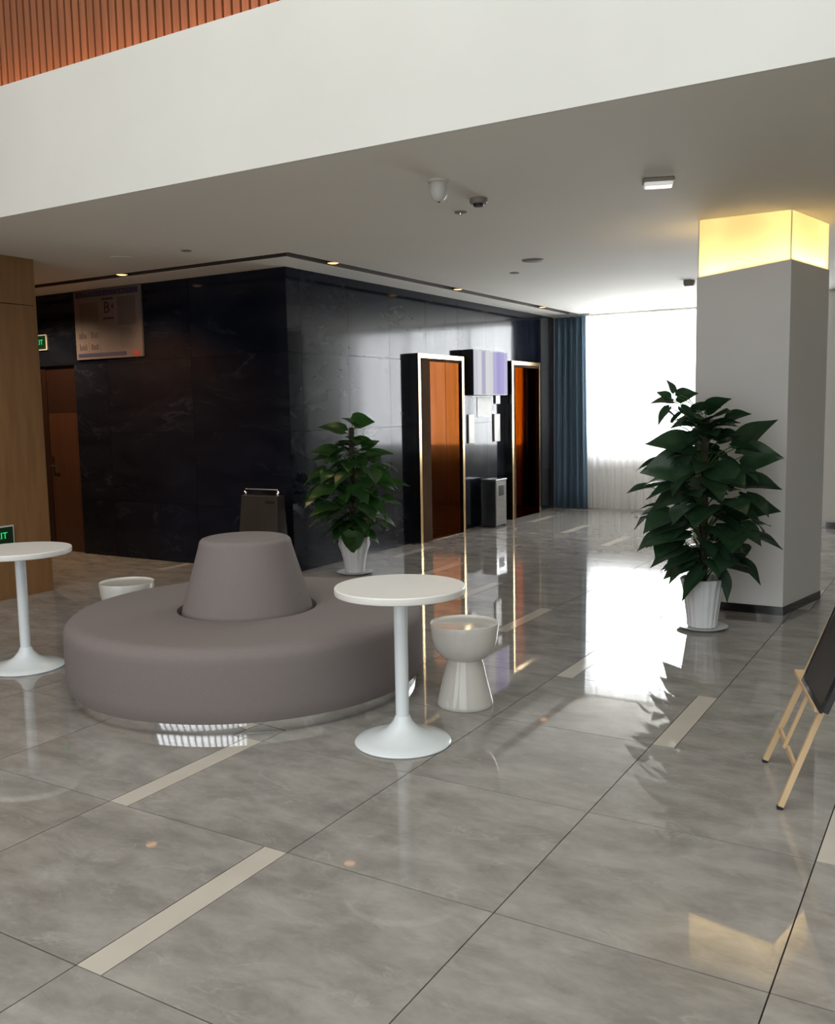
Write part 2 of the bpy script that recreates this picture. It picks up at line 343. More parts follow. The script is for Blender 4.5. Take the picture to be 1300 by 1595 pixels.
# far window wall
SILL = .88
wb = MB(); wb.box((-5.7, YE, 0), (-1.5, YE+.2, SILL)); wb.box((-5.7, YE, SILL), (-5.0, YE+.2, ZC)); wb.box((-1.6, YE, SILL), (-1.5, YE+.2, ZC))
struct(wb.build('wall_back', M['white']), 'low wall under the far window', 'wall')
fr = MB()
for x in (-5.0, -3.9, -2.75, -1.64): fr.box((x, YE+.06, SILL), (x+.05, YE+.12, ZC))
fr.box((-5.0, YE+.06, SILL), (-1.6, YE+.12, SILL+.05)); fr.box((-5.0, YE+.06, ZC-.05), (-1.6, YE+.12, ZC))
wn = struct(fr.build('window_1', M['steel']), 'bright far window behind sheer curtain', 'window')
MB().box((-4.98, YE+.085, SILL+.03), (-1.62, YE+.091, ZC-.03)).build('pane', M['glass'], wn)
# wall right of the far window
struct(MB().box((-1.55, 12.1, 0), (5.2, 12.3, ZC)).build('wall_far_right', M['white']), 'plain wall right of the far window', 'wall')
struct(MB().box((-1.6, 12.1, 0), (-1.55, YE, ZC)).build('wall_return', M['white']))
struct(MB().box((-1.5, 12.07, 0), (5.2, 12.1, .07)).build('baseboard_back', M['blackgloss']))
struct(MB().box((XW, 13.12, 0), (XW+.09, 13.2, ZC)).build('trim_3', mat('pinkish_post', (.50, .42, .38), .6)), 'narrow pale post between black wall and blue curtain', 'trim')
# ------------------------------------------------------------------ lifts
def lift(n, y0, y1, jw, label):
    o = bpy.data.objects.new('door_%d' % n, None); C.objects.link(o); o.location = (XW, (y0+y1)/2, 0); struct(o, label, 'lift door')
    XF = XW+.117; H = 2.135; tk = .05; hw = (y1-y0)/2; P = XF-XW
    s = MB(); s.box((.001, -hw, 0), (P-.006, -hw+tk, H)); s.box((.001, hw-tk, 0), (P-.006, hw, H)); s.box((.001, -hw+tk, H-tk), (P-.006, hw-tk, H))
    s.build('surround', M['blackgloss'], o)
    gd = MB(); gd.box((P-.006, -hw, 0), (P, -hw+tk, H)); gd.box((P-.006, hw-tk, 0), (P, hw, H)); gd.box((P-.006, -hw+tk, H-tk), (P, hw-tk, H))
    gd.build('brass_frame', M['gold'], o, bevel=.002)
    y = -hw+tk
    for i in range(2): MB().box((.001, y+.003, 0), (P-.012-.006*i, y+jw/2-.003, H-tk)).build('jamb_panel', M['bronze'], o); y += jw/2
    mid = (y+hw-tk)/2
    for a, b in ((y, mid), (mid, hw-tk)): MB().box((.001, a+.002, 0.004), (P-.026, b-.002, H-tk-.03)).build('door_leaf', M['copper'], o, bevel=.002)
    MB().box((.001, y, H-tk-.03), (P-.018, hw-tk, H-tk)).build('door_header', M['bronze'], o)
    MB().box((P-.026, y, 0), (P-.004, hw-tk, .004)).build('sill', M['steel'], o)
    return o
lift(1, 8.96, 10.04, .24, 'near lift with copper doors in a brass-edged frame')
lift(2, 11.40, 12.36, .10, 'far lift with copper doors, beside the blue curtain')
# brown service door in recess
dr = bpy.data.objects.new('door_3', None); C.objects.link(dr); dr.location = (-8.66, 6.865, 0); struct(dr, 'brown service door left of the black stone wall', 'door')
MB().box((-.25, 0, .003), (.265, .04, 1.545)).build('door_leaf', M['brown'], dr)
MB().box((-.25, 0, 1.548), (.265, .04, DH)).build('upper_panel', M['darkbrown'], dr)
MB().box((-.40, -.01, 0), (-.252, .05, DH)).build('door_frame', M['darkbrown'], dr); MB().box((-.40, .05, 0), (.275, .06, DH)).build('back_panel', M['black'], dr)
MB().box((-.225, -.006, .86), (-.190, 0, 1.06)).build('handle_plate', M['darksteel'], dr)
MB().tube([(-.207, 0, .965), (-.207, -.045, .965), (-.10, -.05, .965)], .008).build('door_handle', M['chrome'], dr, smooth=40)
# ------------------------------------------------------------------ column with lit cove
P1 = onz(1218, 959); CY = P1.y
PL = onY(1084, 500, CY); P2 = onz(1276, 932)
cx0 = PL.x; cx1 = P1.x; zt1 = onY(1240, 403, CY).z; zt0 = onY(1084, 433, CY).z
P2 = Vector((cx1 + (P2.x-P1.x), P2.y, 0))
poly = [(cx0, CY), (cx1, CY), (P2.x, P2.y), (cx0, P2.y)]
def wallbox(p, q, th, z0, za, zb, name, m, par):
    p = Vector(p); q = Vector(q); d = (q-p).normalized(); n = Vector((-d.y, d.x))*th
    return MB().prism([p[:], q[:], (q+n)[:], (p+n)[:]], z0, [za, zb, zb, za]).build(name, m, par)
M['colpaint'] = mat('column_paint', (.63, .62, .60), .6, col2=(.61, .60, .58), scale=2)
co = bpy.data.objects.new('trim_4', None); C.objects.link(co); struct(co, 'broad grey-white column with a warm lit cove at its top', 'column')
faces = [(0, 1, zt0, zt1), (1, 2, zt1, zt1), (2, 3, zt1, zt0), (3, 0, zt0, zt0)]
cxm = (poly[0][0]+poly[2][0])/2; cym = (poly[0][1]+poly[2][1])/2
def inset(p, d):
    n = len(p); out = []
    for i in range(n):
        a = Vector(p[i-1]); b = Vector(p[i]); c = Vector(p[(i+1) % n])
        d1 = (b-a).normalized(); d2 = (c-b).normalized(); n1 = Vector((-d1.y, d1.x)); n2 = Vector((-d2.y, d2.x))
        k = (n1+n2); k = k/(1+n1.dot(n2)); out.append(tuple(b+k*d))
    return out
qi = inset(poly, .02)
for i, j, za, zb in faces: MB().prism([poly[i], poly[j], qi[j], qi[i]], 0, [za, zb, zb, za]).build('cladding_panel', M['colpaint'], co)
M['cove'] = mat('cove_paint', (.85, .82, .74), .7)
def covemat():
    m = bpy.data.materials.new('backlit_acrylic'); m.use_nodes = True; nt = m.node_tree; N = nt.nodes.new; L = nt.links; nt.nodes.remove(nt.nodes['Principled BSDF'])
    d = N('ShaderNodeBsdfDiffuse'); d.inputs[0].default_value = (.55, .50, .40, 1); t = N('ShaderNodeBsdfTranslucent'); t.inputs[0].default_value = (.95, .90, .72, 1)
    a = N('ShaderNodeMixShader'); a.inputs[0].default_value = .65; L.new(d.outputs[0], a.inputs[1]); L.new(t.outputs[0], a.inputs[2]); L.new(a.outputs[0], nt.nodes['Material Output'].inputs[0]); return m
M['acryl'] = covemat()
MB().prism(inset(poly, .14), 1.9, ZC).build('inner_core', M['cove'], co)
MB().prism(inset(poly, .021), 1.93, 1.95).build('cove_floor', M['cove'], co)
lp = inset(poly, .008)
for i, j, za, zb in faces:
    pa, pb = lp[i], lp[j]; MB().add([(pa[0], pa[1], 2.2), (pb[0], pb[1], 2.2), (pb[0], pb[1], ZC), (pa[0], pa[1], ZC)], [(0, 1, 2, 3)]).build('lit_panel', M['acryl'], co)
for p in lp: MB().box((p[0]-.003, p[1]-.003, 2.3), (p[0]+.003, p[1]+.003, ZC)).build('corner_bead', M['plastic'], co)
for i in range(4):
    q = inset(poly, .07); a = Vector(q[i]); b = Vector(q[(i+1) % 4]); m_ = (a+b)/2; L_ = (b-a).length
    ang = math.atan2((b-a).y, (b-a).x); za, zb = faces[i][2], faces[i][3]
    l = area('cove_led', (m_.x, m_.y, (za+zb)/2-.03), (0, 0, 0), L_, .05, 1.05*L_/.7, (1, .80, .50))
    l.rotation_euler = (Matrix.Rotation(ang, 3, 'Z') @ Matrix.Rotation(-math.atan2(zb-za, L_), 3, 'Y') @ Matrix.Rotation(PI, 3, 'X')).to_euler()
out = inset(poly, -.004)
for i in range(4): wallbox(out[i], out[(i+1) % 4], .004, 0, .062, .062, 'base_strip', M['blackgloss'], co)
for i in range(4):
    a = Vector(inset(poly, .043)[i]); b = Vector(inset(poly, .043)[(i+1) % 4]); m_ = (a+b)/2; L_ = (b-a).length
    zz = min(faces[i][2], faces[i][3])-.035
    ang = math.atan2((b-a).y, (b-a).x)
    area('cove_led', (m_.x, m_.y, zz), (PI, 0, ang), L_, .02, 2.6*L_/.7, (1, .66, .24))
# ------------------------------------------------------------------ curtains
def drape(name, x0, x1, y, z0, z1, n, amp, per, m, parent=None, flare=0., thick=0):
    vs = []; fs = []; zs = [z0+(z1-z0)*k/8 for k in range(9)]
    ph = [random.uniform(-.5, .5) for _ in range(40)]
    for z in zs:
        t = (z1-z)/(z1-z0)
        for i in range(n+1):
            u = i/n; x = x0+(x1-x0)*u + flare*t*(u-.3); k = (x1-x0)*u/per
            vs.append((x, y+amp*math.sin(2*PI*k+ph[int(k) % 40]+.3*t)+amp*.3*math.sin(2*PI*k*2.3+1)+.01*t*math.sin(k*3), z))
    for k in range(8):
        for i in range(n): a = k*(n+1)+i; fs.append((a, a+1, a+n+2, a+n+1))
    b = MB().add(vs, fs); o = b.build(name, m, parent, smooth=True)
    if thick: s = o.modifiers.new('solid', 'SOLIDIFY'); s.thickness = thick
    return o
ct = thing('curtain', 'dark blue floor-length curtain drawn to the left of the bright window', 'curtain', (-5.10, 12.88, 0))
drape('drape', -.235, .235, 0, .012, ZC-.03, 110, .038, .092, M['curtain'], ct, .05, .003)
MB().box((-.26, -.012, ZC-.03), (.30, .012, ZC-.001)).build('curtain_rail', M['plastic'], ct)
sh = thing('sheer_curtain', 'white translucent sheer curtain hanging across the far window', 'curtain', (-3.2, 13.0, 0))
drape('sheer_panel', -1.75, -.72, 0, .02, ZC-.03, 160, .022, .11, M['sheer'], sh)
drape('sheer_panel', -.74, .55, .012, .02, ZC-.03, 200, .022, .12, M['sheer'], sh)
drape('sheer_panel', .53, 1.58, 0, .02, ZC-.03, 160, .022, .11, M['sheer'], sh)
MB().box((-1.8, .02, ZC-.03), (1.6, .05, ZC-.001)).build('curtain_rail', M['plastic'], sh)
# ------------------------------------------------------------------ round sofa
SC = (-3.518, 3.964); ZS = .43
so = thing('round_sofa', 'large round taupe fabric sofa with a tapered cone backrest on mirror plinth', 'sofa', (SC[0], SC[1], 0))
MB().lathe([(.90, 0), (.95, 0), (.952, .008), (.952, .056), (.90, .056)], 96).build('plinth', M['chrome'], so, smooth=40)
pr = [(.40, .057), (.955, .057), (.975, .062), (.987, .10), (.99, .14), (.99, .34)]
for k in range(1, 9): a = k/8*PI/2; pr.append((.99-.075*(1-math.cos(a)), .355+.070*math.sin(a)))
pr += [(.80, ZS-.001), (.60, ZS), (.42, ZS-.001), (.392, ZS-.01), (.385, ZS-.035), (.385, .25)]
MB().lathe(pr, 96).build('seat', M['fabric'], so, smooth=50)
cz = .83; pr = [(.35, .255), (.368, .40), (.362, ZS), (.262, cz-.06)]
for k in range(1, 9): a = k/8*PI/2; pr.append((.258-.035*(1-math.cos(a)), cz-.045+.035*math.sin(a)))
pr += [(.215, cz-.012), (.19, cz-.004), (.10, cz), (.001, cz+.001)]
MB().lathe(pr, 72).build('backrest', M['fabric'], so, smooth=50)
def ring(R, z, r, name, m, par):
    b = MB(); vs = []; fs = []; n = 72
    for i in range(n):
        t = 2*PI*i/n
        for k in range(6): a = 2*PI*k/6; vs.append(((R+r*math.cos(a))*math.cos(t), (R+r*math.cos(a))*math.sin(t), z+r*math.sin(a)))
    for i in range(n):
        for k in range(6): fs.append((i*6+k, ((i+1) % n)*6+k, ((i+1) % n)*6+(k+1) % 6, i*6+(k+1) % 6))
    return b.add(vs, fs).build(name, m, par, smooth=60)
ring(.222, cz-.012, .0035, 'piping', M['fabric'], so); ring(.953, ZS-.018, .0035, 'piping', M['fabric'], so)
# ------------------------------------------------------------------ tables
def table():
    o = thing('bistro_table', '', 'table')
    pr = [(.001, .695), (.285, .695), (.295, .699), (.297, .705), (.297, .726), (.294, .730), (.001, .730)]
    MB().lathe(pr, 80).build('tabletop', M['tabwhite'], o, smooth=35)
    MB().lathe([(.026, .05), (.031, .10), (.031, .682), (.09, .684), (.09, .694), (.001, .6945)], 32).build('pole', M['metwhite'], o, smooth=40)
    pr = [(.20, 0), (.219, .002), (.222, .008), (.216, .014), (.17, .024), (.12, .040), (.075, .066), (.045, .10), (.034, .125), (.031, .128), (.001, .128)]
    MB().lathe(pr, 80).build('base', M['metwhite'], o, smooth=40)
    return o
t1 = table(); t1.location = (-2.2, 3.5, 0); t1['label'] = 'round white pedestal table in front of the sofa, beside the white stool'; t1['group'] = 'white pedestal tables'
t2 = copy_tree(t1); t2.location = (-4.9, 3.51, 0); t2['label'] = 'round white pedestal table cut off by the left edge, left of the sofa'
# ------------------------------------------------------------------ stools
def stool():
    o = thing('bowl_stool', '', 'stool')
    pr = [(.05, .235), (.088, .243), (.118, .258), (.145, .285), (.162, .32), (.170, .36), (.174, .40), (.177, .428), (.176, .432), (.172, .432), (.168, .424), (.12, .420), (.001, .419)]
    MB().lathe(pr, 64).build('bowl_seat', M['gloss'], o, smooth=50)
    pr = [(.12, 0), (.142, .001), (.145, .006), (.143, .02), (.128, .08), (.112, .15), (.098, .21), (.088, .243), (.001, .243)]
    MB().lathe(pr, 64).build('pedestal', M['gloss'], o, smooth=50)
    return o
s1 = stool(); s1.location = (-2.205, 4.12, 0); s1['label'] = 'glossy white hourglass stool right of the front table'; s1['group'] = 'white hourglass stools'
s2 = copy_tree(s1); s2.location = (-4.731, 4.165, 0); s2['label'] = 'glossy white hourglass stool behind the left side of the sofa, only its rim visible'
# ------------------------------------------------------------------ plants
def leaf_mesh(name, m, fold, droop, wid):
    vs = []; fs = []; NU, NV = 9, 6
    for i in range(NU+1):
        t = i/NU; x = t
        wv = wid*(math.sin(PI*min(1, (t*.93+.07))**.62)**.9)*(1-t**3*.35)
        if i == NU: wv = .004
        if i == 0: wv = wid*.30
        for k in range(NV+1):
            s = (k/NV)*2-1
            xx = x - (.12*abs(s) if i == 0 else .12*abs(s)*(1-t)**3)
            vs.append((xx, s*wv, -droop*t*t + fold*abs(s)*wv*1.0 - .12*(s*wv)**2*4*fold + .012*math.sin(9*t+3*s)))
    for i in range(NU):
        for k in range(NV): a = i*(NV+1)+k; fs.append((a, a+1, a+NV+2, a+NV+1))
    return MB().add(vs, fs).mesh(name, m, smooth=True)
LV = {k: [leaf_mesh('leaf', M[k], .2, .2, .42), leaf_mesh('leaf', M[k], .1, .32, .45), leaf_mesh('leaf', M[k], .32, .10, .40)] for k in ('leaf', 'leafdark')}
def add_leaf(par, st, key, base, tip, size, roll, k):
    """a leaf whose blade starts at base and points to tip"""
    base = Vector(base); d = (Vector(tip)-base); d.normalize()
    up = Vector((0, 0, 1)) - d*d.z
    if up.length < .15: up = Vector((base.x, base.y, .2))-d*d.dot(Vector((base.x, base.y, .2)))
    up.normalize(); sd = up.cross(d)
    up2 = up*math.cos(roll)+sd*math.sin(roll); sd2 = up2.cross(d)
    m3 = Matrix((d, sd2, up2)).transposed().to_4x4(); m3.translation = base
    o = bpy.data.objects.new('leaf', LV[key][k % 3]); C.objects.link(o); o.parent = par
    o.matrix_local = m3 @ Matrix.Diagonal((size, size, size, 1))
    p0 = Vector((base.x*.08, base.y*.08, max(.28, base.z-.10-.25*math.hypot(base.x, base.y))))
    mid = (p0+base)/2+Vector((0, 0, .03))
    st.tube([p0, mid, base, base+d*size*.2], [.005, .004, .003, .002], 5)
def plant(loc, label, key, pot_prof, ribs, ptop, zb, zt, rad, lsize, n, pole_h, extra, seed, group):
    random.seed(seed)
    o = thing('potted_plant', label, 'plant', loc, 0, group)
    MB().lathe(pot_prof, 96, (0, 0, .014), lambda t, k: 1+.022*math.cos(ribs*t)+(.02*math.cos(ribs/2*t) if k > 4 else 0)).build('pot', M['pot'], o, smooth=50)
    MB().lathe([(.10, 0), (.13, .001), (.165, .018), (.17, .022), (.165, .024), (.13, .013), (.001, .013)], 64).build('saucer', M['pot'], o, smooth=50)
    MB().lathe([(ptop-.03, .26), (ptop-.02, .285), (.05, .30), (.001, .30)], 32).build('soil', M['soil'], o, smooth=50)
    MB().lathe([(.026, .28), (.026, pole_h), (.001, pole_h)], 16).build('moss_pole', M['moss'], o, smooth=40)
    st = MB(); ga = 2.39996
    for i in range(n):
        t = (i+.5)/n; z = zb+(zt-zb)*t; a = i*ga+random.uniform(-.3, .3)
        R = rad*(rad_prof(t))*(random.uniform(.78, 1.05) if i % 3 else random.uniform(.45, .75)); sz = lsize*random.uniform(.68, 1.15)*(1-.25*t)
        ro = max(.03, R-sz*.85); dz = random.uniform(-.50, .12)-.12*(1-t)
        if t > .85: dz += .45
        base = (ro*math.cos(a), ro*math.sin(a), z+sz*.25)
        aa = a+random.uniform(-.8, .8)
        if base[0]+loc[0] < XW+.22:
            base = (XW+.22-loc[0]+random.uniform(0, .06), base[1], base[2]); aa = (1 if math.sin(aa) > 0 else -1)*random.uniform(1.2, 1.75)
        tip = (base[0]+math.cos(aa), base[1]+math.sin(aa), base[2]+dz)
        add_leaf(o, st, key, base, tip, sz, random.uniform(-.5, .5), i)
    for i, (u, z, du, dz, sz, rl, dep) in enumerate(extra):   # u along the view's right, dep toward the hall
        R = Vector((.858, .513, 0)); Fv = Vector((.513, -.858, 0))
        b = R*u+Fv*dep; add_leaf(o, st, key, (b.x, b.y, z), (b.x+R.x*du, b.y+R.y*du, z+dz), sz, rl, i)
    st.build('stems', M['stem'], o, smooth=60)
    return o
def rad_prof(t): return .62+.55*math.sin(PI*min(1, t*1.05+.02))**.8 if t < .8 else .95-.9*(t-.8)/.25
pot1 = [(.085, 0), (.092, .004), (.098, .06), (.108, .13), (.125, .20), (.142, .25), (.145, .275), (.138, .305), (.146, .33), (.140, .335), (.128, .30), (.122, .24), (.001, .24)]
ex2 = [(.20, 1.23, .8, .75, .30, .9, .05), (.26, 1.17, 1, .02, .24, 1.3, 0), (-.12, 1.25, -1, .12, .30, .7, .1), (-.14, 1.13, -1, -.1, .31, 1.1, .1), (-.12, .95, -1, -.25, .28, .4, .05),
       (.20, 1.0, 1, -.1, .28, .6, .1), (.22, .82, 1, .02, .28, 1.0, 0), (.24, .66, 1, -.12, .26, .3, .1), (-.17, .75, -1, -.35, .28, .3, .1), (-.15, .58, -1, -.45, .26, .3, .05),
       (.18, .50, 1, -.6, .24, .3, .1), (-.05, .42, -.8, -1, .24, .2, .15), (.05, .44, .5, -1, .24, .2, .15), (-.02, 1.42, -1, .25, .17, .4, 0), (-.10, 1.47, 1, .2, .20, .5, 0),
       (-.2, 1.43, -.6, .6, .12, .3, 0), (.04, 1.38, 1, .35, .18, .4, 0), (-.22, 1.40, .8, .9, .13, .5, 0), (-.22, 1.54, -1, .1, .15, .4, 0), (-.19, 1.57, 1, .3, .13, 1.1, 0), (-.25, 1.50, -.6, -.8, .14, .3, .03), (-.17, 1.50, .6, -.5, .14, .4, .02), (-.21, 1.60, -.3, .9, .10, .8, 0), (-.24, 1.56, -.9, .5, .10, 1.0, 0), (.14, 1.42, .9, .3, .16, .7, 0), (0, 1.48, .7, .5, .17, .9, 0)]
plant((-1.545, 6.32, 0), 'tall potted pothos with large dark leaves in front of the column', 'leafdark',
      [(.085, 0), (.095, .003), (.105, .08), (.117, .17), (.130, .26), (.140, .31), (.148, .33), (.143, .335), (.130, .31), (.122, .26), (.001, .26)], 18, .13, .36, 1.36, .43, .285, 108, 1.42, ex2, 5, 'potted pothos plants')
ex1 = [(-.06, 1.33, -1, .35, .25, .5, .05), (.02, 1.42, .9, .1, .20, 1.0, 0), (.15, 1.10, 1, .15, .24, .5, .05), (.2, .98, 1, -.6, .28, .5, .1), (.2, .72, .8, -.9, .26, .3, .1),
       (-.14, 1.14, -1, .12, .24, .6, .08), (-.2, .92, -1, 0, .22, .6, .05), (0, .42, .05, -1, .23, .1, .18), (-.2, .6, -1, -.6, .25, .2, .1), (.05, 1.38, -.8, .6, .16, .3, 0)]
plant((-4.93, 7.06, 0), 'bushy green potted pothos against the black wall left of the lifts', 'leaf', pot1, 16, .135, .36, 1.22, .43, .26, 104, 1.36, ex1, 11, 'potted pothos plants')
random.seed(3)
# ------------------------------------------------------------------ screen, call plates, notice and bin on the lift wall
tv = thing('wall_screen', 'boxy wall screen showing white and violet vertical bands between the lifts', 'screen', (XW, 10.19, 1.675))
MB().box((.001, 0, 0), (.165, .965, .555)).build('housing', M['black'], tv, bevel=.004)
vb = [(.80, .82, .92), (.95, .96, 1), (.62, .60, .78), (.97, .97, 1), (.93, .93, .98), (.66, .62, .93), (.55, .50, .92), (.60, .56, .95), (.72, .70, .97)]  # reflection of the sheer folds painted as emissive stripes, with a violet glow
yy = .008
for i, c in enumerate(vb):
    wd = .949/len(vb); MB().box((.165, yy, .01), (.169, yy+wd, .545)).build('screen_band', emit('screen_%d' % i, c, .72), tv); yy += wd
def wallbit(x0, y0, x1, y1, name, m, th, lab, cat, grp=None):
    a = onX(x0, y0, XW+th); b = onX(x1, y1, XW+th)
    o = MB().box((0, 0, 0), (th-.001, abs(b.y-a.y), abs(b.z-a.z))).build(name, m, None, bevel=.002)
    o.location = (XW+.001, min(a.y, b.y), min(a.z, b.z)); return tag(o, lab, cat, grp)
wallbit(743, 618, 765, 649, 'notice', M['paper'], .006, 'white paper notice on the black wall under the screen', 'notice')
wallbit(730, 646, 739, 690, 'call_panel', M['plastic'], .02, 'pale vertical lift call panel beside the near lift', 'call panel', 'lift call panels')
wallbit(770, 645, 779, 687, 'call_panel', M['plastic'], .02, 'pale vertical lift call panel nearer the far lift, lower one', 'call panel', 'lift call panels')
wallbit(772, 614, 779, 629, 'call_panel', M['plastic'], .02, 'short pale panel just under the screen beside the far lift', 'call panel', 'lift call panels')
tb = thing('litter_bin', 'square steel litter bin with ash tray top between the lifts', 'bin', (-5.27, 10.70, 0))
MB().box((-.10, -.15, .02), (.10, .15, .59)).build('body', M['darksteel'], tb, bevel=.006)
MB().box((-.108, -.158, .59), (.108, .158, .612)).build('top_plate', M['steel'], tb, bevel=.004)
MB().box((.100, -.145, .022), (.103, .145, .588)).build('front_plate', M['steel'], tb)
MB().box((.103, -.07, .40), (.106, .07, .53)).build('opening', M['black'], tb)
MB().box((-.09, -.14, 0), (.09, .14, .02)).build('foot', M['black'], tb)
# ------------------------------------------------------------------ information board
ib = thing('information_board', 'large printed information board high on the black wall at the left', 'board', (-7.80, YW-.024, 2.105))
W_, H_ = 1.0, .715
MB().box((-W_/2, 0, 0), (W_/2, .022, H_)).build('panel', M['poster'], ib)
def ip(name, m, x0, x1, z0, z1, d=.002, par=None): return MB().box((-W_/2+x0*W_, -d, z0*H_), (-W_/2+x1*W_, 0, z1*H_)).build(name, m, par or ib)
ip('title_band', M['navy'], .03, .97, .90, .98); ip('footer_band', M['navy'], .03, .76, .03, .085); ip('footer_block', M['red'], .86, .96, .025, .085)
ti = MB()
for i in range(15):
    x = .08+i*.057; a = -W_/2+x*W_
    for q in range(4): xx = a+random.uniform(0, .03); zz = H_*random.uniform(.91, .955); ti.box((xx, -.003, zz), (xx+random.choice([.004, .014]), -.002, zz+random.choice([.003, .014])))
o = ti.build('title_lettering', M['poster'], ib)
ip('heading_bar', M['ink'], .43, .60, .84, .865); ip('heading_bar', M['ink'], .44, .60, .56, .585); ip('text_area', M['greypaper'], .08, .36, .42, .82, .0015); ip('text_area', M['greypaper'], .66, .92, .46, .86, .0015)
text_part('B', .17, M['ink'], ib, (-W_/2+.50*W_, -.0025, .72*H_), (PI/2, 0, 0))
MB().add([(.565-.5, -.002, .74*H_), (.60-.5, -.002, .70*H_), (.60-.5, -.002, .78*H_), (.565-.5, -.001, .74*H_), (.60-.5, -.001, .70*H_), (.60-.5, -.001, .78*H_)], [(0, 1, 2), (3, 5, 4), (0, 3, 4, 1), (1, 4, 5, 2), (2, 5, 3, 0)]).build('arrow', M['ink'], ib)
for a, b in ((.06, .15), (.24, .15), (.06, .32), (.24, .32)):
    ip('diagram_card', M['paper'] if False else M['poster'], a-.01, a+.14, b-.05, b+.10, .0015)
    q = MB()
    for k in range(6): xx = -W_/2+a+k*.02; q.box((xx, -.003, (b-.02)*H_), (xx+.009, -.0015, (b+random.uniform(.04, .09))*H_))
    q.build('diagram', M['ink'], ib)
tx = MB()
for k in range(12): zz = (.14+k*.024)*H_; tx.box((-W_/2+.68, -.002, zz), (-W_/2+.68+random.uniform(.14, .22), 0, zz+.004))
tx.build('text_lines', M['greypaper'], ib)
# ------------------------------------------------------------------ exit signs
def exit_sign(loc, rot, w_, h_, label, grp):
    o = thing('exit_sign', label, 'exit sign', loc, rot, grp)
    MB().box((-w_/2, 0, 0), (w_/2, .018, h_)).build('sign_frame', M['plastic'], o, bevel=.002)
    MB().box((-w_/2+.012, -.002, .012), (w_/2-.012, 0, h_-.012)).build('sign_face', M['exitback'], o)
    text_part('EXIT', h_*.46, M['exitgreen'], o, (w_*.10, -.003, h_*.50), (PI/2, 0, 0))
    ar = MB(); ar.box((-w_*.40, -.004, h_*.46), (-w_*.26, -.002, h_*.54)); ar.add([(-w_*.45, -.003, h_*.5), (-w_*.37, -.003, h_*.36), (-w_*.37, -.003, h_*.64)], [(0, 1, 2)])
    ar.build('arrow', M['exitgreen'], o); return o
exit_sign((-6.852, 4.69, .455), PI/2, .36, .165, 'small green exit sign low on the wood wall behind the left table', 'green exit signs')
exit_sign((-8.96, YW-.020, 2.235), 0, .34, .17, 'small green exit sign on the black wall above the brown door', 'green exit signs')
o = MB().box((-.02, -.012, -.03), (.02, 0, .03)).build('door_sensor', M['black'], None, bevel=.002); o.location = (-9.0, 6.842, 1.93)
tag(o, 'tiny door sensor with red light above the brown door', 'sensor'); MB().box((-.006, -.014, -.006), (.006, -.012, .006)).build('red_light', M['redled'], o)
# ------------------------------------------------------------------ stand behind the sofa
st = thing('panel_stand', 'brown panel stand with a chrome top rail before the black wall, behind the backrest', 'stand', (-5.55, 6.5, 0))
q = MB().add([(-.25, -.10, .02), (.235, -.10, .02), (.235, .10, .02), (-.25, .10, .02), (-.19, -.06, .765), (.225, -.06, .765), (.225, .04, .765), (-.19, .04, .765)],
             [(0,3,2,1),(4,5,6,7),(0,1,5,4),(1,2,6,5),(2,3,7,6),(3,0,4,7)]); q.build('body', M['panelbrown'], st, bevel=.004)
MB().box((.09, -.066, .700), (.19, -.060, .722)).build('slot', M['black'], st)
MB().tube([(-.16, -.03, .765), (-.175, -.03, .80), (-.16, -.03, .822), (.205, -.03, .822), (.222, -.03, .80), (.21, -.03, .765)], .007).build('top_rail', M['chrome'], st, smooth=40)
for x in (-.16, .212): MB().lathe([(.012, 0), (.015, .005), (.012, .03), (.001, .03)], 16, (x, -.03, .765)).build('rail_foot', M['chrome'], st, smooth=40)
for x in (-.20, .18):
    MB().box((x, -.08, 0), (x+.04, .08, .02)).build('foot', M['black'], st)
# ------------------------------------------------------------------ easel at the right edge
A = onz(1190, 1187); B = onz(1213, 1260); ab = (B-A); wE = ab.length; ab.normalize(); nE = Vector((-ab.y, ab.x, 0))
ez = thing('easel', 'pale pine easel standing at the right edge of the picture', 'easel', ((A+B)/2)[:])
O = (A+B)/2; LS = Vector((nE.x*.352, nE.y*.352, .936))           # leaning direction of the front frame
def LP(s, t, off=0): return (ab*s + LS*t) + nE*off
def bar(p, q, a, b, name, m, par):
    p = Vector(p); q = Vector(q); d = (q-p); L_ = d.length/2; d.normalize(); s = nE.cross(d).normalized() if abs(d.dot(nE)) < .95 else ab.copy(); f = s.cross(d).normalized()
    return MB().obox((p+q)/2, s*a, f*b, d*L_).build(name, m, par, bevel=.002)
for s in (-1, 1):
    lg = bar(LP(s*wE/2, .012), LP(s*wE/2*.62, 1.25), .011, .011, 'leg', M['pine'], ez)
    bar(LP(s*wE/2, .0), LP(s*wE/2, .014), .011, .011, 'foot_tip', M['black'], lg)
bar(LP(-wE/2*.95, .165), LP(wE/2*.95, .165), .014, .006, 'cross_bar', M['pine'], ez)
bar(LP(-.0, .165, -.014), LP(-.0, .44, -.014), .010, .007, 'centre_bar', M['pine'], ez)
bar(LP(0, 1.2), LP(0, 1.2)+nE*.42+Vector((0, 0, -1.115)), .011, .011, 'rear_leg', M['pine'], ez)
bar(LP(-.20, .44, -.03), LP(.30, .44, -.03), .010, .022, 'ledge', M['pine'], ez)
bar(LP(-.18, 1.1), LP(.18, 1.1), .012, .006, 'cross_bar', M['pine'], ez)
brd = thing('display_board', 'black display board leaning on the pine easel', 'board', (O+LP(0, .452, -.034))[:])
MB().obox(LS*.36+ab*.17, ab*.205, nE*.012 - Vector((0, 0, .0045)), LS*.36).build('board_panel', M['board'], brd, bevel=.003)
fp = MB()
for s in (-1, 1): fp.obox(LS*.36+ab*(.17+s*.20)-nE*.014, ab*.008, nE*.004, LS*.36)
